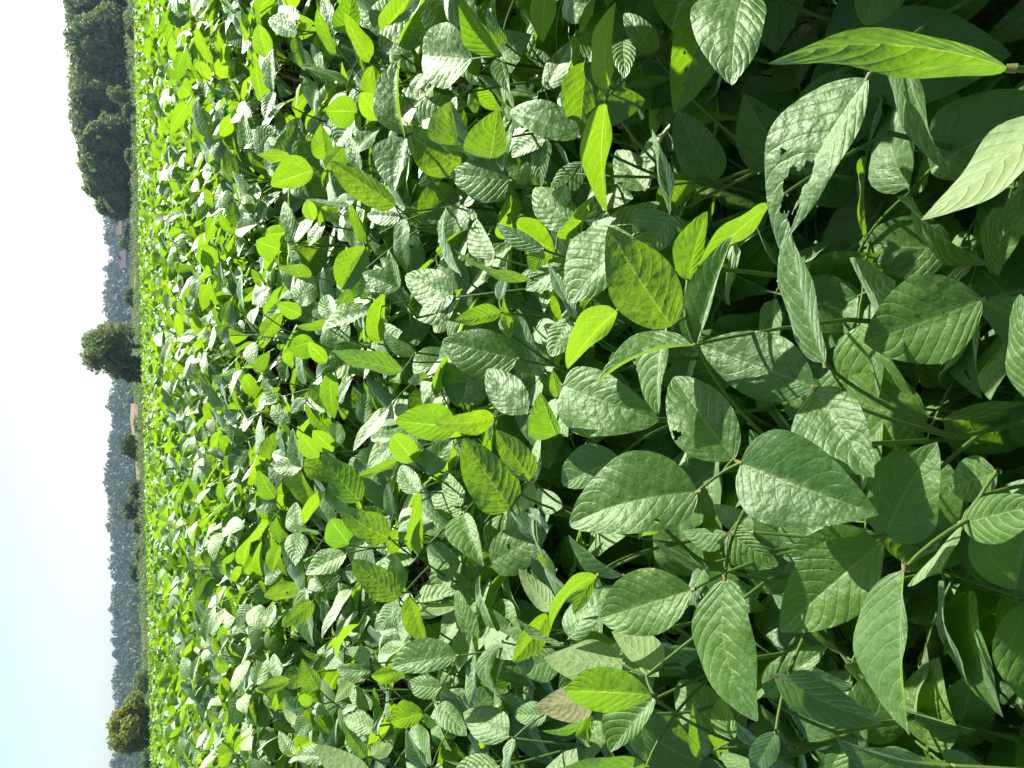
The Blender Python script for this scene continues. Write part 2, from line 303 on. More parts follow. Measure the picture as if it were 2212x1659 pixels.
# ------------------------------------------------------------------ hero leaflets traced from the photograph
LEAVES = """
@3 0
2080 590 0 550 140 150 Y 15 a1 -330
860 680 104 2160 230 420 W 8 a2
1150 350 1590 1500 90 180 G 8 a2
1100 -400 830 215 250 200 g 4 a3
2600 900 1320 1900 200 200 P 12 a4
2130 1000 1430 380 330 260 D -4 a6
205 840 840 280 280 130 D -6 a7
620 1480 950 930 300 250 D -7 a8
150 880 -330 1290 190 210 D -5 a9
@3 1
490 1480 180 250 130 150 G 6 a5
1620 -110 400 740 420 430 D -6 a10
1860 930 830 1300 370 400 g -2 b1
1920 910 2300 -350 330 450 D -2 b1
2330 1800 2180 880 170 200 G 6 b2
392 1680 -588 1321 270 310 G 2 b4
@3 2
1850 390 1800 -500 480 380 D -6 b3
410 50 920 810 260 400 G 3 b4
-236 682 960 1130 440 400 G 7 b5 0 .35
1020 1310 1460 500 280 390 G 0 b6
1680 1200 2500 1000 180 260 G 2 b7
1980 760 1560 900 210 200 G -1 b7
960 1390 110 2139 350 330 G 1 b6
950 1390 130 1500 100 240 g -1 b6
1700 1290 2300 1700 250 250 D -5 c7
@3 3
1180 -60 1215 1350 90 370 G 8 c1
60 850 1000 1270 180 170 g 3 c2
1590 1640 590 1400 250 110 g 1 c3
350 1020 400 1600 200 220 D -3 c2
-20 1030 520 600 180 120 G -1 c4
1690 1270 1250 1000 260 250 D -8 c5
2000 560 1300 560 230 230 D -12 c6
@2 0
2000 -80 1900 740 260 400 W 12 d1
1700 -60 1400 980 250 240 Y 4 d1
825 790 900 20 110 80 Y 8 d2
815 890 822 1839 60 190 Y 7 d2
640 530 580 1200 120 190 Y 5 d2
600 850 1150 865 180 220 y 3 d2
580 1180 -20 970 120 180 W 3 d3
280 1190 0 1360 70 110 W 0 d3
290 780 530 345 90 110 G 0 d4
660 540 850 80 120 120 G 2 d4
960 330 980 690 110 110 D -1 d5
1240 470 970 115 110 120 G 4 d5
1500 -120 1380 265 120 270 W 3 d6
300 -250 265 365 115 110 Y 4 d7
1760 1560 1440 960 190 220 D -4 d8
1370 1840 1210 1110 30 70 W 0 d9 -40
1150 1640 900 1300 150 150 D -6 d10
280 1190 250 1620 90 80 g 0 d3
620 1400 330 1640 150 80 D -2 d11
@2 1
1385 1160 830 300 300 290 y 10 e1
1050 380 500 960 180 330 W 4 e2
1375 195 1130 560 130 260 y 4 e3
1520 765 1690 165 180 90 Y 7 e1
2230 110 1600 680 110 80 Y 4 e4
1590 1330 1905 385 190 60 g 7 e1 0 .6
1560 1330 728 1669 70 100 G 8 e1 -70 .6
910 1030 480 1530 60 190 Y 6 e5
500 1100 330 1420 130 100 W 2 e5
620 1040 770 870 40 50 Y 3 e5
200 1180 450 1300 130 100 D -3 e6
560 1090 310 600 40 60 g 3 e7
460 640 120 850 130 90 W 0 e7
470 -60 350 175 90 70 G 0 d11
570 300 190 -30 180 150 D -3 e8
270 490 -130 270 90 60 G 4 e9
260 500 190 700 50 100 Y 3 e9
165 745 -507 490 45 45 y 6 e10
1330 1150 1270 1930 90 170 G 1 f1
@2 2
1920 650 1400 -60 300 270 G 6 b5 0 .35
1600 935 500 1220 300 400 G 9 b5 -50
440 10 1270 320 240 350 G 7 f2
930 640 440 870 130 230 G 4 f3
385 440 250 70 220 60 Y 6 f2
385 120 480 460 70 110 D 3 f2
400 110 350 -120 60 60 Y 3 f2
540 270 720 465 50 60 Y 3 f3
170 820 -140 390 110 160 y 6 f4
200 850 250 450 50 50 W 4 f5
130 1090 180 830 100 60 P 3 f6
140 1080 320 1245 50 30 G 3 f6
430 1070 220 900 130 60 D 1 f7
960 1650 490 1300 110 25 g 3 f8
1680 1590 1210 1320 50 40 y 3 f9
1300 1210 1100 1350 50 50 Y 5 f9
1870 1300 1470 1270 160 40 D 1 f10
1880 1290 2300 1560 100 200 g 2 f10
2080 1280 1740 1040 90 110 G -2 f11
@2 3
1840 20 2120 1260 270 290 G 8 g1 -110
1560 120 760 370 280 300 G 6 g2
500 540 880 80 180 120 W 3 g3
740 0 330 480 40 90 y 5 g4 -80
700 0 530 330 60 90 y 3 g4
350 290 60 -60 90 100 P 3 g5
320 320 10 745 100 120 Y 3 g5
430 580 20 345 35 30 P 5 g6
960 760 275 710 200 180 P 6 g7
1210 1030 450 995 190 220 Y 9 g7 0 .4
1235 1040 850 1520 110 260 G 7 g7
1290 800 860 480 100 190 P 3 g7
700 1060 175 1140 180 160 B 3 g8
1160 1650 340 1680 60 190 Y 5 g9
1100 1130 1190 1610 110 130 g 3 g8
680 1240 255 1335 30 40 Y 4 g8
700 1200 680 1480 60 60 Y 3 g8
1800 1350 1440 900 200 200 D -2 g10
1640 1560 1560 1090 90 90 y 1 g10 0 .6
1910 1420 1800 1060 130 70 G 0 g10
2150 1700 1790 1520 120 60 D 2 g11
2280 1350 2100 1700 120 120 G 4 g11
430 700 80 800 170 150 D -3 g12
300 1200 20 1200 100 120 D -1 g12
1690 -100 1560 250 80 80 G 4 g1
@1 0
1870 510 1440 480 280 290 G 6 h1
2110 470 1770 -50 170 60 Y 7 h1
1085 440 1500 60 120 170 W 6 h2
1100 300 1350 -50 110 70 Y 4 h2
1070 290 1200 -50 130 80 W 2 h3
770 290 830 -80 140 110 Y 4 h4
985 540 765 110 50 100 Y 6 h2
1290 1170 1250 510 190 30 W 7 h5 0 .5
1300 1190 1200 1655 60 230 W 7 h5
1430 1100 1720 1130 90 90 W 3 h5
880 960 600 960 150 140 Y 4 h6
900 990 690 1250 120 130 W 4 h6
1070 1040 900 800 100 130 Y 4 h7
1010 560 1070 900 60 130 Y 3 h2
350 290 110 170 80 120 W 3 h8
350 200 200 60 80 90 W 3 h8
360 290 490 200 60 50 Y 2 h8
350 310 430 610 50 60 y 2 h8
700 460 530 70 70 50 Y 4 h9
805 730 365 565 40 50 g 5 h10
680 300 590 -50 80 70 W 3 h9
100 500 20 210 100 80 Y 3 h11
60 880 0 530 60 80 Y 3 h11
150 790 150 420 80 30 g 5 h11
160 800 80 1040 60 50 W 5 h11
905 1475 800 1130 60 60 W 5 h12
495 1470 125 1600 100 190 Y 4 h13
290 1340 0 1330 60 50 Y 3 h13
600 1380 560 1070 110 80 Y 2 h14
650 1160 550 1110 40 40 W 3 h14
760 1270 600 1450 120 70 Y 3 h14
1210 1779 640 1390 110 130 y 6 h15 0 .6
2030 1370 2090 950 260 120 Y 6 h16
2200 1050 2130 1480 60 110 g 6 h16
2200 1560 1680 1500 200 160 D -4 h17
1420 1090 1850 900 180 60 D -2 h5
1860 790 2130 960 90 60 Y 3 h18
1860 790 1900 980 60 40 y 3 h18
2110 490 2190 810 40 110 g 5 h1
1730 830 1790 1250 30 40 g 4 h18
2160 380 2000 60 80 50 y 3 h19
1700 -100 1740 280 60 80 W 3 h19
1460 640 1350 820 60 50 W 1 h20
@1 1
1245 215 960 200 90 50 W 4 h15
1270 230 1300 680 90 70 g 4 h15
1700 920 1290 720 170 170 W 5 i1
1700 880 1410 1070 80 60 W 6 i1
1700 940 1790 835 40 30 Y 6 i1
2120 1040 1715 1110 50 130 Y 6 i2
2130 1080 2200 1260 60 60 G 3 i2
2260 1440 1610 1290 240 190 g 3 i3
1775 715 1650 120 40 40 W 6 i4 90
2060 560 1910 230 180 30 W 4 i5
950 470 740 840 90 180 Y 5 i6 0 .5
935 440 820 100 50 60 y 6 i6
1230 830 920 700 100 110 g 3 i7
1235 830 1150 500 70 60 g 4 i7
1060 1310 1110 870 110 60 Y 6 i8
990 1030 570 1200 50 110 W 6 i9
800 830 700 1060 90 50 Y 4 i6
1275 1545 665 1375 80 110 Y 6 i10
1380 1390 1110 1210 90 40 g 6 i10
680 1100 620 885 110 60 W 4 i9
660 1130 350 1160 40 50 Y 4 i9
395 990 480 715 110 90 W 4 i11
395 1060 180 960 80 70 Y 5 i11
70 1060 250 805 30 50 Y 4 i12
480 720 190 650 40 70 Y 4 i13
210 500 0 420 130 90 Y 3 i14
260 350 80 370 30 70 Y 3 i14
340 435 540 190 40 40 W 4 i15
500 250 440 70 70 60 Y 3 i15
560 300 610 60 30 40 Y 5 i15
590 260 460 465 60 50 W 4 i15
820 130 420 70 20 30 W 6 i6
860 80 700 100 40 70 W 4 i6
500 1290 290 1350 130 90 Y 4 i16
615 1470 455 1290 70 60 Y 5 i16
430 1659 380 1355 50 30 W 5 i17
0 1560 120 1380 60 60 Y 3 i17
60 1250 230 1040 80 80 Y 3 i12
1700 1480 1740 1860 110 100 g 1 i18
1490 1590 1310 1640 30 60 y 1 i18
2110 930 2180 700 70 40 G 3 i2
2210 1240 2140 900 30 60 y 5 i2
@1 2
2200 1080 1790 465 220 220 y 8 f4
2343 250 2000 -130 170 150 G 5 j1
1740 370 1200 320 140 190 Y 7 j2
2060 290 1540 340 90 110 Y 9 j2
1380 670 1180 440 120 110 Y 6 j3
1390 680 1330 460 50 90 g 7 j3
1460 760 1700 480 110 120 G 5 j3
900 1010 570 600 130 160 y 6 j4
1150 1330 700 1040 110 170 y 6 j5
800 1390 640 1170 150 110 y 5 j5
1050 1340 800 1380 50 70 W 4 j5
780 1470 430 1650 100 110 W 6 j6
1240 1849 830 1520 130 140 y 6 j6
1370 1520 1010 1590 50 90 W 4 j7
1230 1800 1200 1460 80 90 g 6 j7
1800 1120 1970 1580 70 210 G 5 j8 0 .4
1420 940 1320 1430 40 40 Y 5 j9
1400 1480 1430 1080 50 60 y 4 j9
1340 1060 1250 1380 50 50 W 3 j9
1790 1100 1510 930 130 100 D 0 j10
1400 940 1260 700 110 80 D 0 j10
1770 1050 1640 750 100 80 D 0 j10
1190 1130 1140 855 70 40 g 6 j5
1150 210 840 580 70 60 W 6 j11
1170 470 990 480 40 90 W 3 j11
1220 665 870 805 20 70 y 4 j12
1110 600 850 760 110 130 D 0 j12
460 20 700 215 80 80 y 7 j13
440 140 600 240 60 90 W 5 j13
430 130 300 250 50 60 W 5 j13
430 170 690 460 50 40 y 7 j13
680 580 490 400 90 80 Y 4 j14
690 550 700 320 90 80 g 4 j14
545 640 385 420 100 60 Y 5 j15
930 330 960 60 70 60 g 4 j11
640 -100 680 300 90 80 Y 4 j16
290 330 140 180 90 50 g 4 j15
260 640 140 600 60 60 W 3 j15
400 725 320 380 80 50 g 5 j15
260 600 200 350 30 15 W 5 j15
400 700 150 730 90 80 W 3 j15
160 990 20 740 100 60 Y 4 j18
420 1210 610 915 80 30 Y 4 j17
390 1290 350 1020 120 50 W 3 j17
390 1290 340 1570 80 120 W 5 j17
550 1290 300 1215 25 25 y 5 j17
210 1390 140 1625 40 80 Y 4 j19
210 1380 180 1140 40 40 Y 4 j19
@1 3
1735 690 1165 790 110 190 G 6 k1
2130 570 2095 1035 50 90 G 7 k2 -120
1600 970 1310 930 110 100 D 4 k3
1450 1180 1160 1260 90 160 Y 6 k3
1590 1095 1820 1380 80 130 G 5 k3
2180 1390 1790 1180 150 180 D 2 k4
1345 290 1775 230 70 50 P 7 k5
1400 230 1770 150 130 20 W 5 k5
1250 260 1030 480 100 100 W 4 k5
1330 170 1480 600 70 120 y 8 k5
1240 150 1230 490 30 40 G 6 k5
990 710 780 620 80 70 P 6 k6
990 720 860 800 40 30 Y 6 k6
1000 820 700 800 110 60 G 4 k6
1300 800 995 865 90 70 y 5 k1
840 910 680 1095 50 70 P 5 k7
990 1150 800 950 80 80 G 4 k7
860 1120 750 1200 30 30 W 4 k7
1030 1320 760 1240 90 110 W 4 k8
1045 1370 1110 1180 20 50 G 5 k8
1040 1340 1020 960 30 60 y 4 k8
1000 1560 1215 1360 80 70 P 7 k9
950 1565 770 1300 60 80 y 7 k9
1000 1800 510 1460 150 130 P 6 k10
630 1560 345 1550 90 100 W 5 k10
490 220 220 440 90 80 y 5 k11
830 120 570 540 40 60 G 7 k12 30
90 440 170 250 60 50 W 4 k13
545 980 400 710 120 60 y 5 k14
290 900 10 975 40 80 y 5 k15
0 940 100 660 70 90 W 4 k15
190 880 160 670 60 60 W 4 k15
170 1170 235 960 30 30 Y 4 k16
480 1110 370 1040 50 60 y 4 k16
500 1200 350 1380 80 80 W 3 k16
500 1130 640 1200 50 60 W 3 k16
420 1150 680 1360 50 50 y 5 k16
320 1550 200 1340 70 60 G 4 k20
350 1280 220 1130 40 50 P 4 k20
890 420 700 730 20 50 Y 4 k17 -40
1470 1659 1300 1310 70 60 g 4 k4
1890 590 1740 120 80 100 D 0 k18
1910 680 1860 1130 70 80 D 1 k18
2200 420 1900 500 200 200 D -2 k18
2100 1650 1700 1720 60 140 W 4 k19
2230 1400 2180 1720 40 60 G 5 k19
"""
OFF = {0: 0, 1: 553, 2: 1106, 3: 1659}; OFY = {0: 0, 1: 414.75, 2: 829.5, 3: 1244.25}

def hit_canopy(d, h):
    t = .15
    while t < 12:
        p = CAM + d * t
        if p[2] <= canopy(p[1]) + h: break
        t *= 1.01
    return CAM + d * t

def solve(bx, by, tx, ty, wl, wr, cls, h, foldhint, seed, bendpx):
    rng = np.random.RandomState(seed)
    rb, rt = ray(bx, by), ray(tx, ty)
    dv = np.array([tx - bx, ty - by]); ln = np.linalg.norm(dv); dv /= ln
    p = np.array([dv[1], -dv[0]])
    mx, my = (bx + tx) / 2, (by + ty) / 2
    rm = ray(mx, my); rl = ray(*(np.array([mx, my]) + p * wl)); rr = ray(*(np.array([mx, my]) - p * wr))
    B = hit_canopy(ray(bx, by), h)
    Br = B - CAM
    toc = -nrm(Br)
    N = rng.normal(size=(900, 3)); N /= np.linalg.norm(N, axis=1)[:, None]
    N = N * np.sign(N @ toc)[:, None]
    nb = N @ Br
    def pl(r):
        t = nb / (N @ r); t = np.where((t > 0) & (t < 8), t, 1e3); return t[:, None] * r[None]
    T, M, El, Er = pl(rt), pl(rm), pl(rl), pl(rr)
    L = np.linalg.norm(T - Br, axis=1); el, er = El - M, Er - M
    Wd = np.linalg.norm(el, axis=1) + np.linalg.norm(er, axis=1)
    aspect = Wd / L
    big = .115 if h > -3 else .10
    want = {'Y': -.62, 'y': -.30, 'G': .55, 'g': .22, 'W': .6, 'P': .75, 'B': .7, 'D': .5}[cls]
    s = N @ SUN
    cost = 2.2 * (np.log(L / big)) ** 2 + 1.6 * (np.log(aspect / (.62 if foldhint < .4 else .45))) ** 2
    e = el - er; shear = np.sum(e * (T - Br), axis=1) / (np.linalg.norm(e, axis=1) * L + 1e-9)
    cost = cost + 2.5 * shear ** 2
    if cls == 'W':
        hv = nrm(SUN + toc); cost = cost + 5 * (1 - N @ hv)
    elif cls == 'D':
        cost = cost + .8 * (1 - np.abs(N[:, 2]))
    else:
        cost = cost + 2.6 * (s - want) ** 2
    cost = cost + .5 * (1 - np.abs(N[:, 2])) + 30 * np.maximum(.16 + (N @ nrm(Br)), 0)
    if cls in 'PB': cost = cost + 1.0 * np.maximum(N[:, 2] - .4, 0)
    k = int(np.argmin(cost)); n = N[k]
    up = n if n[2] > 0 else -n
    if cls in 'PB': up = -n
    if cls in 'GWgD' and n[2] > -.35: up = n
    bend = None
    if bendpx:
        bm = ray(mx + p[0] * bendpx, my + p[1] * bendpx); tb = nb[k] / (n @ bm)
        if 0 < tb < 8: bend = tb * bm - M[k]
    return B, T[k] - Br, el[k], er[k], up, L[k], Wd[k], bend

hero = []
col = row = 0
for ln_ in LEAVES.strip().splitlines():
    q = ln_.split()
    if ln_[0] == '@':
        col, row = int(q[0][1:]), int(q[1]); continue
    ox, oy = OFF[col], OFY[row]
    a = [float(v) for v in q[:6]]
    bx, by, tx, ty = ox + a[0] / 4, oy + a[1] / 4, ox + a[2] / 4, oy + a[3] / 4
    bp = float(q[9]) / 4 if len(q) > 9 else 0
    fh = float(q[10]) if len(q) > 10 else None
    hero.append(dict(key=(col, row, int(a[0]), int(a[1])), px=(bx, by, tx, ty), wl=a[4] / 4, wr=a[5] / 4, cls=q[6], h=float(q[7]) / 100, g=q[8], bend=bp, fold=fh))

HOLES = {(3, 0, 860, 680): [(.64, .44, .14, .12), (.55, .52, .06, .07), (.80, .62, .07, .13), (.76, .36, .05, .07), (.5, .2, .02, .03)],
         (3, 2, 950, 1390): [(.40, .40, .02, .03), (.44, .47, .015, .03), (.38, .53, .02, .025), (.5, .62, .02, .03), (.55, .3, .015, .02)],
         (3, 2, 960, 1390): [(.3, .3, .012, .02), (.34, .36, .01, .02), (.42, .22, .012, .02)],
         (2, 2, 1600, 935): [(.30, .86, .02, .03)],
         (2, 2, 1880, 1290): [(.4, .3, .02, .03), (.45, .4, .012, .02)],
         (2, 0, 1700, -60): [(.62, .42, .025, .03), (.5, .3, .01, .04), (.75, .5, .01, .03)],
         (2, 2, 1920, 650): [(.45, .93, .05, .06)]}
rng0 = random.Random(5)
for i, e in enumerate(hero):
    fh = e['fold'] or 0
    h = e['h']
    if h >= .12: h += .08
    if e['px'][0] < 1106: h *= .8
    if e['cls'] == 'D' and e['px'][0] > 1400: h -= (.20 if e['px'][0] > 1680 else .08)
    B, eL, el, er, up, L, Wd, bend = solve(*e['px'], e['wl'], e['wr'], e['cls'], h, fh, i, e['bend'])
    # v<0 side must lie so that face winding agrees with the upper normal
    if np.dot(np.cross(eL, er), up) > 0: eWl, eWr = el, er
    else: eWl, eWr = er, el
    fold = e['fold'] if e['fold'] else rng0.uniform(.08, .32)
    nu, nv = (22, 12) if e['px'][0] > 1106 else (14, 8)
    if e['key'] in HOLES: nu, nv = 90, 60
    P, F, U = leaf_shape(B, eL, eWl, eWr, up, nu, nv, fold * 1.2, rng0.uniform(.02, .16), bend=bend, rng=rng0)
    if e['key'] in HOLES:
        cu, cv = U[F].mean(axis=1)[:, 0], U[F].mean(axis=1)[:, 1]
        keep = np.ones(len(F), bool)
        for (hu, hv, ru, rv) in HOLES[e['key']]:
            an = np.arctan2((cv - hv) / rv, (cu - hu) / ru)
            rad = 1 + .25 * np.sin(an * 3 + hu * 30) + .15 * np.sin(an * 7 + hv * 40)
            keep &= ((cu - hu) / ru) ** 2 + ((cv - hv) / rv) ** 2 > rad ** 2
        F = F[keep]
    e.update(B=B, P=P, F=F, U=U, L=L, tip=B + eL, up=up)

# leaves (trifoliate) from the leaflets that share a node
groups = {}
for e in hero: groups.setdefault(e['g'], []).append(e)
tri = []
for g, es in groups.items():
    es = list(es)
    while es:
        best = None
        for a in es:
            near = [b for b in es if np.linalg.norm(a['B'] - b['B']) < .06][:3]
            if best is None or len(near) > len(best): best = near
        node = np.mean([b['B'] for b in best], axis=0)
        if len(best) == 1: node = best[0]['B'].copy()
        tri.append(dict(g=g, es=best, node=node))
        ids = {id(b) for b in best}
        es = [b for b in es if id(b) not in ids]

# plants: cluster the leaves that stand close together
tri.sort(key=lambda t: t['node'][1])
plants = []
for t in tri:
    cen = np.mean([e['tip'] for e in t['es']], axis=0)
    away = nrm(t['node'] - cen); away[2] = 0
    foot = t['node'] + away * .06; t['foot'] = foot
    for p in plants:
        if len(p['tri']) < 3 and np.linalg.norm((p['foot'] - foot)[:2]) < .12:
            p['tri'].append(t); p['foot'] = np.mean([q['foot'] for q in p['tri']], axis=0); break
    else:
        plants.append(dict(foot=foot, tri=[t]))

LABELS = {
 'a1': 'soybean plant with a long arched yellow green leaf in the upper right corner',
 'a2': 'soybean plant whose big silvery leaf has a torn dark hole, near the right edge',
 'a4': 'soybean plant with a pale underside leaf entering from the right edge of the photo',
 'a10': 'soybean plant with a very large shaded dark leaf below the pale underside leaf',
 'b1': 'soybean plant with broad shaded leaves at the right edge, one with a sunny patch',
 'b2': 'soybean plant with one light green leaf cut off by the right edge',
 'b3': 'soybean plant with large dark leaves in the deep shade at the right edge, mid height',
 'b4': 'soybean plant with a wide dark green and a smooth pale leaf at one joint',
 'b5': 'soybean plant with three big quilted light green leaflets around one joint, largest in the photo',
 'b6': 'soybean plant with blue green leaves peppered with tiny insect holes',
 'b7': 'soybean plant with quilted light leaves low at the right edge, below the shaded ones',
 'c1': 'soybean plant with one tall narrow pale green leaf standing out at lower right',
 'c2': 'soybean plant with half folded dark leaves under the tall narrow pale leaf',
 'c3': 'soybean plant with a dark pointed leaf at the bottom right edge of the photo',
 'c5': 'soybean plant with a shaded leaf behind the tall narrow pale leaf',
 'd1': 'soybean plant with a white glaring leaf in front of a yellow green one, top edge',
 'd2': 'soybean plant with yellow green leaflets spread like a propeller around a rusty joint, upper middle',
 'd3': 'soybean plant with a silvery pointed leaf beside the propeller shaped yellow green leaves',
 'd5': 'soybean plant with a folded half lit leaf between the propeller and the white glaring leaf',
 'd7': 'soybean plant with one yellow green leaf hanging from the top edge of the photo',
 'd8': 'soybean plant with a dark oval leaf right of the propeller shaped leaves',
 'e1': 'soybean plant with a broad green leaf seen from below, net of yellow veins glowing, centre',
 'e2': 'soybean plant with a silvery quilted leaf tucked behind the broad veined leaf in the centre',
 'e3': 'soybean plant with a half shaded yellow green leaf above the broad veined centre leaf',
 'e4': 'soybean plant with a long yellow green leaf right of the broad veined centre leaf',
 'e5': 'soybean plant with a drooping yellow green leaf over a pale one, just left of centre',
 'e8': 'soybean plant with a dark blue green leaf above the silvery quilted centre leaf',
 'e9': 'soybean plant with a curled leaf, silvery above and yellow green below, above the centre',
 'f1': 'soybean plant with a pale upright leaf behind the big folded leaf in the centre',
 'f2': 'soybean plant with a large ribbed blue green leaf beside small yellow green leaves, centre',
 'f3': 'soybean plant with a half hidden quilted leaf under the largest leaf',
 'f4': 'soybean plant with two overlapping smooth mid green leaves left of centre',
 'f8': 'soybean plant with a narrow folded leaf with a bright rim below the largest leaf',
 'f10': 'soybean plant with blue grey shaded leaves below the three big quilted leaflets',
 'g1': 'soybean plant with a long waisted ribbed green leaf pointing down, lower middle',
 'g2': 'soybean plant with a broad ribbed leaf, half of it in shade, lower middle',
 'g3': 'soybean plant with a grey textured leaf left of the broad half shaded leaf',
 'g4': 'soybean plant with a crescent shaped leaf edge on, lower middle',
 'g5': 'soybean plant with a yellow green leaf and a wrinkled pale one, lower middle left',
 'g7': 'soybean plant with a nearly white leaf underside above a folded yellow green leaf',
 'g8': 'soybean plant with a browned and wrinkled leaf beside the nearly white underside',
 'g9': 'soybean plant with a yellow green leaf cut by the bottom edge, below the browned leaf',
 'g10': 'soybean plant with a curled small leaf below the long waisted ribbed leaf',
 'h1': 'soybean plant with a rounded grey green leaf touching a tall yellow green one, upper middle',
 'h2': 'soybean plant with a white striped pointed leaf between yellow green ones near the top',
 'h5': 'soybean plant with two long grey blue leaflets in line, upper middle left',
 'h6': 'soybean plant with a round yellow leaf over a silvery one, upper left of the crop',
 'h16': 'soybean plant with a rounded bright yellow green leaf folded along one dark wing',
 'h17': 'soybean plant with a broad dark leaf in shade below the folded yellow green leaf',
 'i1': 'soybean plant with a round silvery leaf crossed by a straight dark shadow',
 'i2': 'soybean plant with a leaf shaped yellow green pennant right of the round silvery leaf',
 'i3': 'soybean plant with a wide dark leaf above the smooth mid green pair',
 'i4': 'soybean plant with a thin twisted leaf standing edge on above the round silvery leaf',
 'i6': 'soybean plant with a heart shaped leaf, one half silvery striped, one half yellow green',
 'i8': 'soybean plant with a tongue shaped yellow green leaf left of the round silvery leaf',
 'i10': 'soybean plant with a long flat yellow green leaf next to a folded hairy one',
 'j1': 'soybean plant with a ribbed dark green leaf left of the large ribbed blue green leaf',
 'j2': 'soybean plant with two overlapping bright yellow green leaves in line, left of centre',
 'j3': 'soybean plant with a small yellow leaf and grey shaded leaves under the overlapping pair',
 'j4': 'soybean plant with a smooth green spade shaped leaf, left middle',
 'j5': 'soybean plant with two wide mid green leaves side by side, left middle',
 'j8': 'soybean plant with a single pale twisted leaf hanging among dark ones',
 'k1': 'soybean plant with a silvery edged leaf mostly covered by a dark shadow, lower left',
 'k2': 'soybean plant with a spoon shaped pale green leaf, lower left middle',
 'k3': 'soybean plant with a yellow green leaf next to a dark oval one, lower left',
 'k5': 'soybean plant with a bright sliver of leaf over a dark green hanging one, lower left',
 'k9': 'soybean plant with an upright pale oval leaf near the bottom edge',
 'k10': 'soybean plant with a large pale veined leaf at the bottom edge, left part',
}
GRP = 'soybean plants of the field'
L_NEAR = 'dark green soybean plant in the shaded understory nearest the camera'
L_MID = 'soybean plant of the middle rows with upright yellow green and silvery leaves'
L_BACK = 'soybean plant of the back rows with small bright leaves, toward the tree line'

def stem_mesh(foot, top, rng):
    A = Acc()
    a = foot; c = top; b = (a + c) / 2 + np.array([rng.uniform(-.03, .03), rng.uniform(-.03, .03), 0])
    V, F = tube(bez(a, b, c, 9), np.linspace(.0045, .0022, 9), 6); A.add(V, F)
    return A.mesh('stem', STEM), (a, b, c)

def on_stem(abc, z):
    a, b, c = abc
    t = max(0, min(1, (z - a[2]) / max(c[2] - a[2], 1e-3)))
    return (1 - t) ** 2 * a + 2 * t * (1 - t) * b + t * t * c

def petiole_mesh(start, node, bases, rng):
    A = Acc()
    ln = np.linalg.norm(node - start)
    mid = (start + node) / 2 + np.array([0, 0, .10 * ln + .01]) + np.array([rng.uniform(-.01, .01), rng.uniform(-.01, .01), 0])
    V, F = tube(bez(start, mid, node, 9), np.linspace(.0018, .0013, 9), 6); A.add(V, F)
    for b in bases:
        if np.linalg.norm(b - node) > .002:
            V, F = tube(bez(node, (node + b) / 2 + np.array([0, 0, .003]), b, 4), [.0014, .0013, .0013, .0017], 6); A.add(V, F)
    return A.mesh('petiole', STEM)

# shared filler leaflets
rngF = random.Random(11)
FILL = []
for k in range(16):
    P, F, U = random_leaflet(rngF, 1.0, rngF.uniform(.56, .80), *((26, 18) if k % 5 == 2 else (12, 8)))
    if k % 5 == 2:
        cu, cv = U[F].mean(axis=1)[:, 0], U[F].mean(axis=1)[:, 1]; hu, hv = rngF.uniform(.3, .8), rngF.uniform(.15, .85)
        F = F[((cu - hu) / .035) ** 2 + ((cv - hv) / .05) ** 2 > 1]
    FILL.append(mesh('leaflet', P, F, LEAF, U))

def leaf_frame(base, d, up):
    x = nrm(d); z = nrm(up - np.dot(up, x) * x); y = np.cross(z, x)
    M = Matrix.Identity(4)
    for i in range(3):
        M[i][0] = x[i]; M[i][1] = y[i]; M[i][2] = z[i]; M[i][3] = base[i]
    return M

def tri_frames(node, az, elev, L, rng, tilt=.6):
    """three leaflet frames of one leaf whose rachis points along azimuth az"""
    d = np.array([math.cos(az) * math.cos(elev), math.sin(az) * math.cos(elev), math.sin(elev)])
    up = nrm(np.array([rng.gauss(0, tilt), rng.gauss(0, tilt), 1.0]))
    s = nrm(np.cross(up, d))
    out = []
    tb = node + d * L * .28
    droop = rng.uniform(-.7, .35)
    out.append((tb, nrm(d + up * droop), up + d * .2, L * 1.05))
    for sg in (-1, 1):
        dd = nrm(s * sg + d * rng.uniform(.0, .5) + up * rng.uniform(-.5, .5))
        u2 = nrm(up + s * sg * rng.uniform(-.7, .7) + d * rng.uniform(-.6, .6))
        out.append((node + s * sg * .006, dd, u2, L * rng.uniform(.85, 1.0)))
    return out

def parent_at(o, root, M):
    o.parent = root; o.matrix_parent_inverse = Matrix.Identity(4)
    o.matrix_local = Matrix.Translation(-root.location) @ M if root.type == 'EMPTY' else M

def filler_leaf(root, rootloc, abc, hz, rng, L, reach, sub=True, az=None):
    st = on_stem(abc, hz - rng.uniform(.04, .12))
    az = rng.uniform(0, 2 * math.pi) if az is None else az
    node = np.array([st[0] + math.cos(az) * reach, st[1] + math.sin(az) * reach, hz])
    fr = tri_frames(node, az, rng.uniform(-.3, .5), L, rng)
    pm = petiole_mesh(st - rootloc, node - rootloc, [f[0] - rootloc for f in fr], rng)
    po = obj('petiole', pm, root)
    for (b, d, u, l) in fr:
        lo = bpy.data.objects.new('leaflet', rng.choice(FILL)); COL.objects.link(lo)
        lo.parent = po
        lo.matrix_local = leaf_frame(b - rootloc, d, u) @ Matrix.Diagonal((l, l, l, 1))

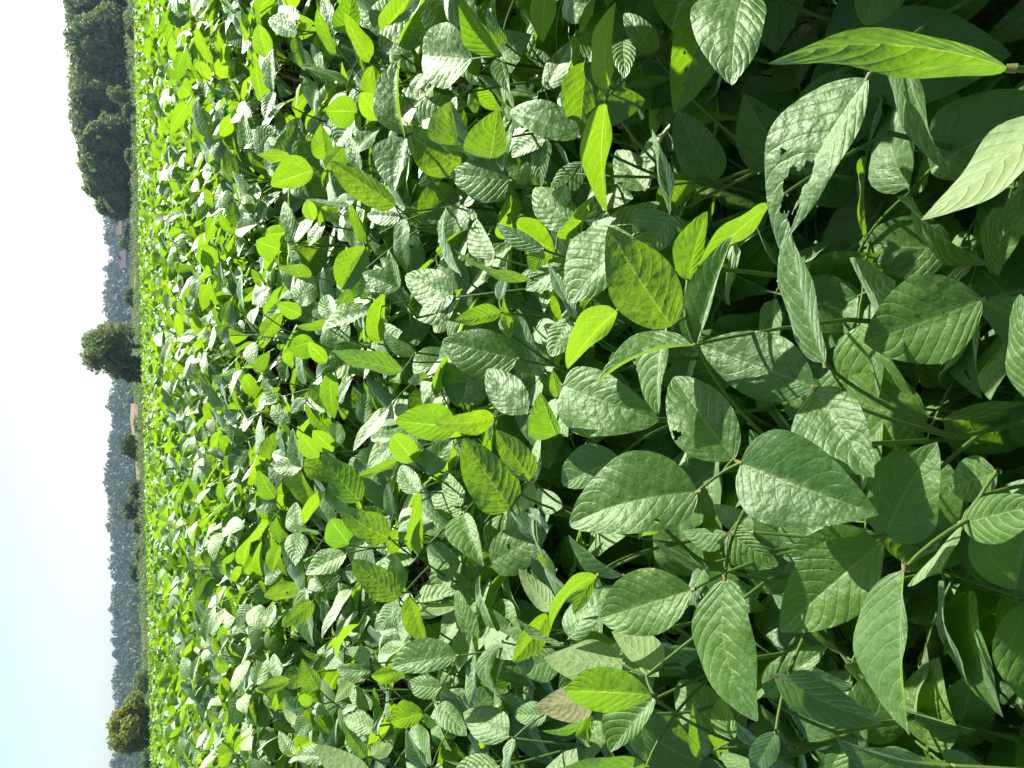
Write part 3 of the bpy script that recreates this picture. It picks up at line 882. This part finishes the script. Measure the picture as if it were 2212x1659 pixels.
rngP = random.Random(77)
near_feet = []
n_plants = 0
for p in plants:
    foot = p['foot'].copy(); y = foot[1]
    zg = gbase(foot[0], y); foot[2] = zg
    zc = canopy(y)
    ztop = zc - .06
    lab = None
    for t in p['tri']:
        if t['g'] in LABELS and lab is None: lab = LABELS.pop(t['g'])
    if lab is None: lab = L_MID if y > .75 else L_NEAR
    root = empty('soybean_plant', Vector(foot.tolist()))
    tag(root, lab, 'soybean plant', GRP); n_plants += 1
    near_feet.append(foot[:2].copy())
    top = np.array([foot[0], foot[1], ztop])
    sm, abc = stem_mesh(np.zeros(3), top - foot, rngP)
    obj('stem', sm, root)
    abcw = tuple(a + foot for a in abc)
    for t in p['tri']:
        st = on_stem(abcw, min(t['node'][2] - rngP.uniform(.05, .12), ztop))
        pm = petiole_mesh(st - foot, t['node'] - foot, [e['B'] - foot for e in t['es']], rngP)
        po = obj('petiole', pm, root)
        A = Acc()
        for e in t['es']:
            V, F = tube([e['B'] - foot - (e['tip'] - e['B']) * .03, e['B'] - foot + (e['tip'] - e['B']) * .012], [.0019, .0016], 8); A.add(V, F)
        obj('leaf_joint', A.mesh('leaf_joint', NODE), po)
        for e in t['es']:
            me = mesh('leaflet', e['P'] - foot[None], e['F'], LEAFB if e['cls'] == 'B' else LEAF, e['U'])
            obj('leaflet', me, po)
    nf = 8 if y < 1.2 else 6
    for k in range(nf):
        lo, hi = (-.40, -.15) if y < .9 else (-.28, -.03)
        filler_leaf(root, foot, abcw, zc + rngP.uniform(lo, hi), rngP, rngP.uniform(.085, .125), rngP.uniform(.06, .15))
    for k in range(2): filler_leaf(root, foot, abcw, zc - rngP.uniform(.42, .56), rngP, .125, rngP.uniform(.08, .14))
print('hero plants', n_plants, 'leaves', len(tri), 'leaflets', len(hero))

# ------------------------------------------------------------------ filler plants of the near rows, each with its petioles and leaflets
def half_width(y): return .53 * y + (.42 if y > 1.4 else .60)
def SHADE_BLOCKER(x, y): return .1 < y < 1.05 and x > .40 + .34 * max(y, .2)  # zone out of view where added tall plants block the sun
cells = []
y = -.05
rngC = random.Random(21)
while y < 5.2:
    step = .215 if y < 2.2 else .222
    hw = half_width(max(y, .2)); x = -hw
    while x < hw:
        cells.append((x + rngC.uniform(-.06, .06), y + rngC.uniform(-.06, .06))); x += step
    y += step
nearc = [c for c in cells if c[1] < 2.2 and all(math.hypot(c[0] - f[0], c[1] - f[1]) > .13 for f in near_feet)]
farc = [c for c in cells if c[1] >= 2.2]
print('near filler', len(nearc))
for (x, y) in nearc:
    zg = gbase(x, y); foot = np.array([x, y, zg]); zc = canopy(y)
    root = empty('soybean_plant', Vector(foot.tolist())); tag(root, L_MID if y > .75 else L_NEAR, 'soybean plant', GRP); n_plants += 1
    ztop = zc - .08 + (.33 if SHADE_BLOCKER(x, y) else 0)  # stems raised there to carry the added shade-casting leaves
    sm, abc = stem_mesh(np.zeros(3), np.array([0, 0, ztop - zg]), rngC); obj('stem', sm, root)
    abcw = tuple(a + foot for a in abc)
    for k in range(10 if y < 1.2 else 8):
        if y < .9: hz = zc - (rngC.uniform(.15, .42) if x < .14 or y < .5 or k % 2 else rngC.uniform(.03, .12))
        elif y < 1.5: hz = zc - rngC.uniform(.03, .30)
        else: hz = zc + rngC.uniform(-.28, .015)
        filler_leaf(root, foot, abcw, hz, rngC, rngC.uniform(.09, .13), rngC.uniform(.04, .14))
    for k in range(2): filler_leaf(root, foot, abcw, zc - rngC.uniform(.42, .56), rngC, .125, rngC.uniform(.08, .14))
    if SHADE_BLOCKER(x, y):      # unseen extra foliage, added out of frame to shade the near leaves
        for k in range(18): filler_leaf(root, foot, abcw, zc + rngC.uniform(-.05, .38), rngC, rngC.uniform(.10, .13), rngC.uniform(.04, .12))

# ------------------------------------------------------------------ plants of the rows behind: prototypes, then copies
def proto_parts(rng):
    """a list of meshes (stem + leaves) in the frame of the plant's foot, canopy top at z = .70"""
    parts = []
    sm, abc = stem_mesh(np.zeros(3), np.array([0, 0, .60]), rng); parts.append(('stem', sm))
    for k in range(10):
        hz = .70 + (rng.uniform(-.07, .06) if k < 7 else rng.uniform(-.22, -.06))
        st = on_stem(abc, hz - rng.uniform(.04, .12)); az = k * 2.4 + rng.uniform(-.4, .4)
        rc = rng.uniform(.03, .13)
        node = np.array([st[0] + math.cos(az) * rc, st[1] + math.sin(az) * rc, hz])
        L = rng.uniform(.066, .10); fr = tri_frames(node, az, rng.uniform(-.3, .6), L, rng, .65)
        A = Acc()
        V, F = tube(bez(st, (st + node) / 2 + np.array([0, 0, .02]), node, 5), .0016, 4); A.add(V, F, np.full((len(V), 2), .5))
        V, F = tube(np.array([node, fr[0][0]]), .0014, 4); A.add(V, F, np.full((len(V), 2), .5))
        for (b, d, u, l) in fr:
            P, F, U = random_leaflet(rng, l, l * rng.uniform(.56, .70), 8, 6)
            x = nrm(d); z = nrm(u - np.dot(u, x) * x); yv = np.cross(z, x)
            A.add(b[None] + P @ np.stack([x, yv, z]), F, U)
        parts.append(('leaf', A.mesh('leaf', LEAF)))
    return parts
rngR = random.Random(8)
PROTO = [proto_parts(rngR) for _ in range(12)]
farc.sort(key=lambda c: c[1])
quota = max(0, 300 - n_plants)
for (x, y) in farc[:quota]:
    foot = np.array([x, y, canopy(y) - .70])
    root = empty('soybean_plant', Vector(foot.tolist())); tag(root, L_BACK if y > 2.9 else L_MID, 'soybean plant', GRP); n_plants += 1
    root.rotation_euler = (0, 0, rngR.uniform(0, 6.28)); s = rngR.uniform(.92, 1.07); root.scale = (s, s, s)
    for nm, me in rngR.choice(PROTO): obj(nm, me, root)
y_stuff = farc[min(quota, len(farc) - 1)][1] - .05
print('plants', n_plants, 'stuff from y', y_stuff)

# ------------------------------------------------------------------ the rest of the crop: one mass of leaflets
def crop_mass():
    rs = np.random.RandomState(4)
    Vs, Fs, Us, n0 = [], [], [], 0
    for (y0, y1, dens, L, nu, nv) in ((y_stuff, 8, 720, .082, 4, 4), (8, 14, 440, .085, 3, 2), (14, 26, 210, .10, 2, 2), (26, 53, 60, .17, 2, 2)):
        area = sum(2 * (half_width(yy) + .3) for yy in np.linspace(y0, y1, 50)) / 50 * (y1 - y0)
        n = int(area * dens)
        yy = y0 + (y1 - y0) * rs.rand(n * 2); hw = .53 * yy + .7
        keep = rs.rand(n * 2) < hw / (.53 * y1 + .7); yy = yy[keep][:n]; hw = hw[keep][:n]; n = len(yy)
        xx = (rs.rand(n) * 2 - 1) * hw
        und = .03 * np.sin(xx * 5.1 + np.sin(yy * 3)) * np.cos(yy * 4.3 + 1) + .02 * np.sin(xx * 13) * np.sin(yy * 11)
        zz = canopy(yy) + und + np.minimum(rs.normal(.0, .045, n), .09) - .02
        U, V, F = leaf_grid(nu, nv); wd = prof(U)
        az = rs.rand(n) * 2 * np.pi; el = rs.normal(-.15, .45, n)
        d = np.stack([np.cos(az) * np.cos(el), np.sin(az) * np.cos(el), np.sin(el)], 1)
        up = np.stack([rs.normal(0, .75, n), rs.normal(0, .75, n), np.ones(n)], 1)
        s = np.cross(up, d); s /= np.linalg.norm(s, axis=1)[:, None]
        nz = np.cross(d, s)
        l = L * rs.uniform(.75, 1.25, n); W = l * rs.uniform(.28, .36, n); fo = rs.uniform(0, .6, n); dr = rs.uniform(0, .4, n)
        a = np.abs(V) * wd
        P = (np.stack([xx, yy, zz], 1)[:, None, :] + (U[None] * l[:, None])[..., None] * d[:, None, :]
             + ((V * wd)[None] * W[:, None])[..., None] * s[:, None, :]
             + (fo[:, None] * a[None] * W[:, None] - dr[:, None] * l[:, None] * U[None] ** 2)[..., None] * nz[:, None, :])
        k = len(U)
        Vs.append(P.reshape(-1, 3)); Fs.append((F[None] + (np.arange(n) * k)[:, None, None] + n0).reshape(-1, 4)); n0 += n * k
        Us.append(np.tile(np.stack([U, V * .5 + .5], 1), (n, 1)))
    return mesh('soybean_crop', np.concatenate(Vs), np.concatenate(Fs), LEAFF, np.concatenate(Us))
tag(obj('soybean_crop', crop_mass()), 'bright green mass of soybean leaves stretching back to the verge', 'soybean crop', None, 'stuff')

# ------------------------------------------------------------------ ground
def ground_mesh():
    ys = np.concatenate([np.linspace(-12, 2, 10), np.linspace(2.5, 12, 16), np.linspace(14, 60, 24), np.linspace(65, 330, 30), np.linspace(345, 900, 40), np.linspace(930, 1400, 6)])
    t = np.linspace(-1, 1, 61)
    V = []
    for yv in ys:
        for tt in t:
            x = tt * (abs(yv) * .9 + 30); V.append((x, yv, gbase(x, yv)))
    n = len(t)
    F = [[i * n + j, i * n + j + 1, (i + 1) * n + j + 1, (i + 1) * n + j] for i in range(len(ys) - 1) for j in range(n - 1)]
    return V, F
N = NT('ground_shaded_soil_and_grass'); geo = N.n('ShaderNodeNewGeometry'); sp = N.n('ShaderNodeSeparateXYZ'); N.l(geo.outputs['Position'], sp.inputs[0])
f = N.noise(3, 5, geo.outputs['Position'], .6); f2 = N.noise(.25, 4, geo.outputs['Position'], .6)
shaded_soil = N.mix(f, (.016, .014, .009), (.008, .008, .005)); grass = N.mix(N.ramp(f2, .35, .65), (.035, .065, .014), (.075, .08, .028))  # field soil darker than real: litter and canopy shade put into its colour
c_ = N.mix(N.ramp(sp.outputs[1], 52.5, 54), shaded_soil, grass)
pb = N.n('ShaderNodeBsdfPrincipled'); N.l(c_, pb.inputs['Base Color']); pb.inputs['Roughness'].default_value = .95; pb.inputs['Specular IOR Level'].default_value = 0
oo = N.n('ShaderNodeOutputMaterial'); N.l(pb.outputs[0], oo.inputs[0])
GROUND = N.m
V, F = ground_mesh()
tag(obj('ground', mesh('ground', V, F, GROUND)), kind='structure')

# tall grass of the verge behind the crop, as blades
GRASS = plain('verge_grass', (.08, .13, .03), (.17, .17, .06), 1.6, .7, tr=(.16, .22, .04))
def verge():
    rs = np.random.RandomState(9); n = 26000
    xx = (rs.rand(n) * 2 - 1) * 46; yy = 53.3 + rs.rand(n) ** 1.5 * 13
    hh = rs.uniform(.10, .26, n) * (1 + .6 * (xx < -6)) + .12 * np.sin(xx * 1.7) ** 2
    z0 = np.interp(yy, GY_, GZ_)
    az = rs.rand(n) * 6.28; w = rs.uniform(.02, .05, n)
    lean = rs.normal(0, .12, (n, 2))
    B = np.stack([xx, yy, z0 - .02], 1); s = np.stack([np.cos(az) * w, np.sin(az) * w, 0 * w], 1)
    T = B + np.stack([lean[:, 0], lean[:, 1], hh], 1)
    V = np.stack([B - s, B + s, T + s * .3, T - s * .3], 1).reshape(-1, 3)
    F = (np.arange(n)[:, None] * 4 + np.arange(4)[None])
    return mesh('verge_grass', V, F, GRASS)
tag(obj('verge_grass', verge()), 'tall pale green grass of the verge along the far field edge', 'grass', None, 'stuff')

# ------------------------------------------------------------------ trees
def foliage_mat(name, c1, c2, tr, sc=.6):
    return plain(name, c1, c2, sc, .6, 0, tr, .25, 3)
OAK = foliage_mat('dark_oak_foliage', (.08, .14, .05), (.22, .27, .11), (.22, .31, .08))
OLIVE = foliage_mat('olive_foliage', (.10, .16, .06), (.24, .28, .13), (.25, .34, .09))
YELL = foliage_mat('yellow_green_foliage', (.13, .17, .035), (.19, .21, .05), (.40, .48, .06), 1.2)
BUSHM = foliage_mat('bush_foliage', (.06, .11, .03), (.10, .15, .04), (.15, .25, .04))
FOREST = foliage_mat('forest_foliage', (.010, .030, .014), (.13, .17, .065), (.07, .12, .03), .045)
BARK = plain('tree_bark', (.10, .075, .05), (.16, .12, .08), 3, .9, .03)

def leaf_cards(C, rad, n, size, rs, squash=.85, shell=.55, wild=.6):
    """n leaf sprays scattered through the outer part of lobes C (centres) with radii rad"""
    k = rs.choice(len(C), n, p=rad ** 2 / np.sum(rad ** 2))
    d = rs.normal(size=(n, 3)); d /= np.linalg.norm(d, axis=1)[:, None]
    r = rad[k] * (shell + (1.05 - shell) * rs.rand(n) ** .6) * (1 + .16 * np.sin(d[:, 0] * 7 + k) * np.cos(d[:, 2] * 6 + k * 2))
    P = C[k] + d * r[:, None] * np.array([1, 1, squash])
    nn = nrm_rows(d * .6 + rs.normal(0, wild, (n, 3)))
    t = nrm_rows(np.cross(nn, rs.normal(size=(n, 3)))); b = np.cross(nn, t)
    s1 = size * rs.uniform(.5, 1.3, n)[:, None]; s2 = s1 * rs.uniform(.45, .8, n)[:, None]
    V = np.stack([P - t * s1, P - b * s2 + t * s1 * .15, P + t * s1, P + b * s2 + nn * s1 * .3], 1).reshape(-1, 3)
    return V, np.arange(n)[:, None] * 4 + np.arange(4)[None]

def nrm_rows(a): return a / (np.linalg.norm(a, axis=1)[:, None] + 1e-9)

def tree(name, label, cat, base, H, W, mat, seed, nleaf=7000, size=.22, trunk=.12, lobes=16, lean=0., group=None, crown_lo=.22, D=None, shell=.5, squash=.85):
    rs = np.random.RandomState(seed); base = np.array(base, float)
    root = empty(name, Vector(base.tolist())); tag(root, label, cat, group)
    D = D or W
    C, rad = [], []
    for i in range(lobes):
        t = (i + .5) / lobes
        z = H * (crown_lo + (1 - crown_lo) * (.08 + .78 * t))
        ww = math.sin(math.pi * (.15 + .72 * (t ** .8))) ** .7
        a = i * 2.4 + rs.uniform(-.5, .5); rr = ww * rs.uniform(.30, .62)
        r = max(H, W * .8) * rs.uniform(.10, .21) * (26 / max(lobes, 22)) ** .5
        C.append([math.cos(a) * rr * (W * .5) + lean * z, math.sin(a) * rr * D * .5, z]); rad.append(min(r, W * .28))
    C = np.array(C); rad = np.array(rad)
    C[:, 2] = np.minimum(C[:, 2], H - rad * squash * 1.02)
    V, F = leaf_cards(C, rad, nleaf, size, rs, squash, shell)
    V[:, 2] = np.maximum(V[:, 2], H * .02)
    A = Acc()
    tp = bez(np.array([0, 0, -.2]), np.array([lean * H * .1, 0, H * .3]), np.array([lean * H * .5, 0, H * .6]), 8)
    tv, tf = tube(tp, np.linspace(H * trunk * .28, H * trunk * .10, 8), 8); A.add(tv, tf)
    for i in range(len(C)):
        s = tp[2 + i % 5]; tv, tf = tube(bez(s, (s + C[i]) / 2 + np.array([0, 0, -.03 * H]), C[i], 5), np.linspace(H * trunk * .10, H * trunk * .03, 5), 5); A.add(tv, tf)
    obj('trunk', A.mesh('trunk', BARK), root)
    obj('crown', mesh('crown', V, F, mat, smooth=False), root)
    return root

def gp(dx, dy, Y):
    """foot of a thing standing at depth Y under photo position"""
    p = at(dx, dy, Y); p[2] = gbase(p[0], Y) - .05; return p
def hz(dy): return 300 + .02237 * (829.5 - dy) * -1 + 0.0
def height(dx_top, dy, Y):
    p = at(dx_top, dy, Y); return float(p[2] - gbase(p[0], Y))

BIG = [  # photo y, top x, depth, width factor, label
    (-45, 118, 118, 15, 'tall dark tree cut off by the top edge of the photo'),
    (38, 128, 124, 15, 'tall dark oak at the corner, its crown nearest the cut-off tree'),
    (118, 136, 112, 15, 'broad dark oak whose foot meets the crop, second full crown of the row'),
    (205, 146, 128, 13, 'rounded dark oak in the middle of the tall tree row'),
    (262, 142, 120, 13, 'tall dark oak with the light shrubs at its foot'),
    (335, 164, 112, 13, 'lower broad dark oak next to the end of the tall tree row'),
    (432, 196, 126, 8, 'shorter ragged oak stepping down behind the last tall one'),
    (390, 176, 118, 11, 'dark oak with a ragged edge at the end of the tall tree row'),
]
for i, (dy, tx, Y, W, lab) in enumerate(BIG):
    b = gp(300, dy, Y); tree('oak_tree', lab, 'tree', b, height(tx, dy, Y), W, OAK if i % 2 else OLIVE, 100 + i, 11000, .29, .10, 46, group='tall trees on the far side of the field', crown_lo=.02, D=9)
b = gp(300, 440, 122); tree('small_tree', 'small drooping dark tree just past the end of the tall tree row', 'tree', b, height(222, 440, 122), 6, OAK, 120, 5000, .24, .1, 12, crown_lo=.05)
b = gp(300, 748, 74); tree('lone_tree', 'lone spreading tree standing by itself at the field edge', 'tree', b, height(169, 745, 74), 6.7, OLIVE, 131, 6500, .15, .16, 22, lean=-.05, crown_lo=.20, D=6, shell=.35)
b = gp(300, 795, 76); tree('dark_bush', 'dense dark bush leaning against the lone spreading tree', 'bush', b, height(226, 795, 76), 3.6, OAK, 132, 6500, .13, .08, 12, crown_lo=.0)
b = gp(312, 1560, 66); tree('yellow_green_tree', 'yellow green sunlit tree at the field edge, low in the photo', 'tree', b, height(228, 1560, 66), 5.0, YELL, 133, 9000, .13, .12, 20, crown_lo=.02, D=4.5)
BUSH = [ # y, top x, depth, width, mat, label
    (212, 226, 96, 3.2, OLIVE, 'pale feathery willow bush in front of the tall oaks'),
    (250, 262, 92, 2.6, OLIVE, 'low yellowish shrub beside the pale willow bush'),
    (62, 268, 90, 3.0, BUSHM, 'low green shrub near the top edge of the photo'),
    (345, 268, 96, 3.0, OAK, 'low dark shrub under the end of the oaks'),
    (500, 264, 180, 6, BUSHM, 'green tree in front of the long red roofed house'),
    (525, 254, 185, 6, OLIVE, 'rounded tree with a yellow flush between the two houses'),
    (643, 268, 150, 5, BUSHM, 'green bush beside the lone spreading tree'),
    (916, 288, 110, 2.6, BUSHM, 'small round bush in front of the larger tan field patch'),
    (968, 256, 105, 4.4, BUSHM, 'large green bush between the two tan field patches'),
    (1058, 276, 105, 3.4, BUSHM, 'green bush beside the smaller tan field patch'),
    (1098, 264, 108, 3.6, BUSHM, 'taller of two touching green bushes below the wooded hill'),
    (1136, 284, 104, 3.0, OLIVE, 'greyish low bush next to the taller touching pair'),
    (1196, 289, 100, 3.0, OLIVE, 'low spreading bush on the verge with reddish weeds near it'),
    (1232, 277, 120, 3.4, BUSHM, 'round grey green bush against the wooded hill'),
    (1478, 286, 80, 4.0, OLIVE, 'low weedy bush beside the yellow green tree'),
    (1636, 300, 70, 3.0, OLIVE, 'weedy bush at the bottom edge of the photo'),
]
for i, (dy, tx, Y, W, mt, lab) in enumerate(BUSH):
    b = gp(300, dy, Y); tree('bush', lab, 'bush', b, max(height(tx, dy, Y), .6), W, mt, 200 + i, 3200, .10 * Y / 90, .06, 9, crown_lo=.0, group='bushes beyond the field')

def scrub():
    rs = np.random.RandomState(77); C = []; rad = []
    for i in range(900):
        Y = rs.uniform(84, 118); x = rs.uniform(-1, 1) * .56 * Y
        h = .25 + .55 * max(0, math.sin(x * .31 + 2) + .6 * math.sin(x * .83)) * rs.rand()
        rr = rs.uniform(.25, .55) * (1 + h); C.append([x, Y, gbase(x, Y) + h * .5]); rad.append(rr)
    V, F = leaf_cards(np.array(C), np.array(rad), 30000, .11, rs, .8, .4)
    return mesh('hedge_scrub', V, F, OLIVE, smooth=False)
tag(obj('hedge_scrub', scrub()), 'low grey green scrub and weeds merging along the meadow behind the field', 'scrub', None, 'stuff')

# ------------------------------------------------------------------ wooded hill
def forest():
    rs = np.random.RandomState(31)
    SY = [-80, 0, 300, 447, 464, 524, 545, 558, 581, 602, 630, 667, 815, 844, 867, 906, 958, 972, 998, 1024, 1105, 1167, 1232, 1266, 1292, 1336, 1400, 1468, 1594, 1654, 1760]
    SX = [222, 224, 222, 221, 220, 225, 242, 237, 222, 234, 215, 225, 233, 241, 229, 238, 233, 236, 224, 224, 230, 236, 236, 243, 236, 238, 243, 241, 245, 236, 236]
    lump = lambda v: 2.4 * math.sin(v * .071) + 1.8 * math.sin(v * .19 + 1) + 1.3 * math.sin(v * .43)
    Vs, Fs, n0 = [], [], 0
    rows = [(430, .0), (452, .12), (475, .26), (500, .40), (530, .54), (560, .68), (600, .82), (650, .93), (700, 1.0)]
    for (Y, fr) in rows:
        for dy in np.arange(-120, 1790, 11):
            dyy = dy + rs.uniform(-5, 5)
            top = np.interp(dyy, SY, SX) + rs.uniform(-1.5, 2.5) + lump(dyy); bot = 300 - .02237 * (829.5 - dyy) - 1
            tx = bot + (top - bot) * (.34 + .66 * fr)
            pt = at(tx, dyy, Y); r = rs.uniform(2.6, 7.0)
            # tree of this stand: crown lobes reaching from the hillside up to the crown line
            C = []; rad = []
            for q in range(5):
                rr = r * rs.uniform(.5, .8)
                C.append([pt[0] + rs.uniform(-1, 1) * r * .6, Y + rs.uniform(-1, 1) * r * .6, pt[2] - rr - q * r * .55]); rad.append(rr)
            V, F = leaf_cards(np.array(C), np.array(rad), 190, 1.15, rs, .9, .85, .28)
            Vs.append(V); Fs.append(F + n0); n0 += len(V)
    return mesh('wooded_hill_trees', np.concatenate(Vs), np.concatenate(Fs), FOREST, smooth=False)
tag(obj('wooded_hillside', forest()), 'hazy blue green wood covering the hillside along the horizon', 'woodland', None, 'stuff')

def sheet(name, pts, mat, thick=.3, kind='structure'):
    """a field patch: outline in plan with its own slope, as a thin closed slab"""
    P = np.array(pts, float); n = len(P)
    V = np.concatenate([P, P - np.array([0, 0, thick])])
    me = bpy.data.meshes.new(name)
    me.from_pydata([tuple(v) for v in V], [], [list(range(n)), list(range(2 * n - 1, n - 1, -1))] + [[i, i + n, (i + 1) % n + n, (i + 1) % n] for i in range(n)])
    me.materials.append(mat); me.update()
    o = obj(name, me); tag(o, kind=kind); return o
TAN = plain('dry_stubble', (.19, .13, .085), (.25, .18, .12), .5, .95, spec=0)
YEL = plain('dry_yellow_grass', (.17, .17, .04), (.22, .21, .06), .5, .95, spec=0)
sheet('stubble_field', [at(299, 872, 300), at(299, 945, 300), at(285, 938, 380), at(281, 905, 395), at(283, 872, 390)], TAN, 6.0)
sheet('stubble_field', [at(304, 988, 280), at(304, 1045, 280), at(295, 1040, 350), at(292, 990, 360)], TAN, 6.0)
sheet('dry_meadow', [at(299, 545, 160), at(301, 650, 160), at(291, 640, 230), at(287, 560, 230)], YEL, .5)
sheet('dry_meadow', [at(287, 455, 160), at(289, 500, 160), at(284, 495, 230), at(278, 458, 230)], YEL, .5)

# ------------------------------------------------------------------ houses
WALL = plain('pale_wall', (.16, .19, .24), (.20, .22, .26), 1, .9)
ROOF = plain('red_roof_tiles', (.09, .055, .045), (.11, .07, .058), 2, .85)
WIN = plain('window_glass', (.04, .05, .06), (.06, .07, .08), 2, .2)
WHITE = plain('white_render', (.4, .4, .4), (.5, .48, .47), 1, .9)
def boxv(x0, x1, y0, y1, z0, z1):
    V = [(x, y, z) for z in (z0, z1) for (x, y) in ((x0, y0), (x1, y0), (x1, y1), (x0, y1))]
    return np.array(V), np.array([[3, 2, 1, 0], [4, 5, 6, 7], [0, 1, 5, 4], [1, 2, 6, 5], [2, 3, 7, 6], [3, 0, 4, 7]])
def house(label, base, W, D, Hw, Hr, wall, wins):
    root = empty('house', Vector(base.tolist())); tag(root, label, 'house', 'houses below the wooded hill')
    A = Acc(); V, F = boxv(-W / 2, W / 2, -D / 2, D / 2, -2, Hw); A.add(V, F); obj('wall', A.mesh('wall', wall, False), root)
    o = .5
    V = np.array([(-W / 2 - o, -D / 2 - o, Hw), (W / 2 + o, -D / 2 - o, Hw), (W / 2 + o, D / 2 + o, Hw), (-W / 2 - o, D / 2 + o, Hw), (-W / 2 - o, 0, Hw + Hr), (W / 2 + o, 0, Hw + Hr)])
    me = bpy.data.meshes.new('roof'); me.from_pydata([tuple(v) for v in V], [], [(3, 2, 1, 0), (0, 1, 5, 4), (2, 3, 4, 5), (0, 4, 3), (1, 2, 5)]); me.materials.append(ROOF)
    rf = obj('roof', me, root)
    A = Acc(); V, F = boxv(W * .2, W * .2 + .7, -.3, .4, Hw + Hr * .6, Hw + Hr + .9); A.add(V, F); obj('chimney', A.mesh('chimney', wall, False), rf)
    for k in range(wins):
        x = -W / 2 + W * (k + .7) / (wins + .4)
        A = Acc(); V, F = boxv(x - .5, x + .5, -D / 2 - .04, -D / 2 + .1, Hw * .35, Hw * .75); A.add(V, F); obj('window', A.mesh('window', WIN, False), root)
def hbase(dx, dy, Y): return at(dx, dy, Y)
house('long low house with a red tiled roof near the tall tree row', hbase(276, 490, 330), 6.2, 6, 2.0, 2.0, WALL, 3)
house('broad house with a high red roof and blue grey wall, beside the yellow meadow', hbase(282, 563, 330), 5.6, 6, 1.6, 2.3, WALL, 2)
house('small white building high on the wooded hillside', hbase(246, 545, 640), 5, 4, 2.6, 1.0, WHITE, 1)

# ------------------------------------------------------------------ haze
def haze():
    A = Acc(); V, F = boxv(-1500, 1500, -60, 1500, -14, 120); A.add(V, F)
    N = NT('hazy_air'); v = N.n('ShaderNodeVolumePrincipled')
    v.inputs['Color'].default_value = (.50, .72, 1.0, 1); v.inputs['Density'].default_value = .00022
    v.inputs['Anisotropy'].default_value = .3
    o = N.n('ShaderNodeOutputMaterial'); N.l(v.outputs[0], o.inputs['Volume'])
    tag(obj('haze', A.mesh('haze', N.m, False)), 'thin bluish air over the field and hills', 'haze', None, 'stuff')
haze()
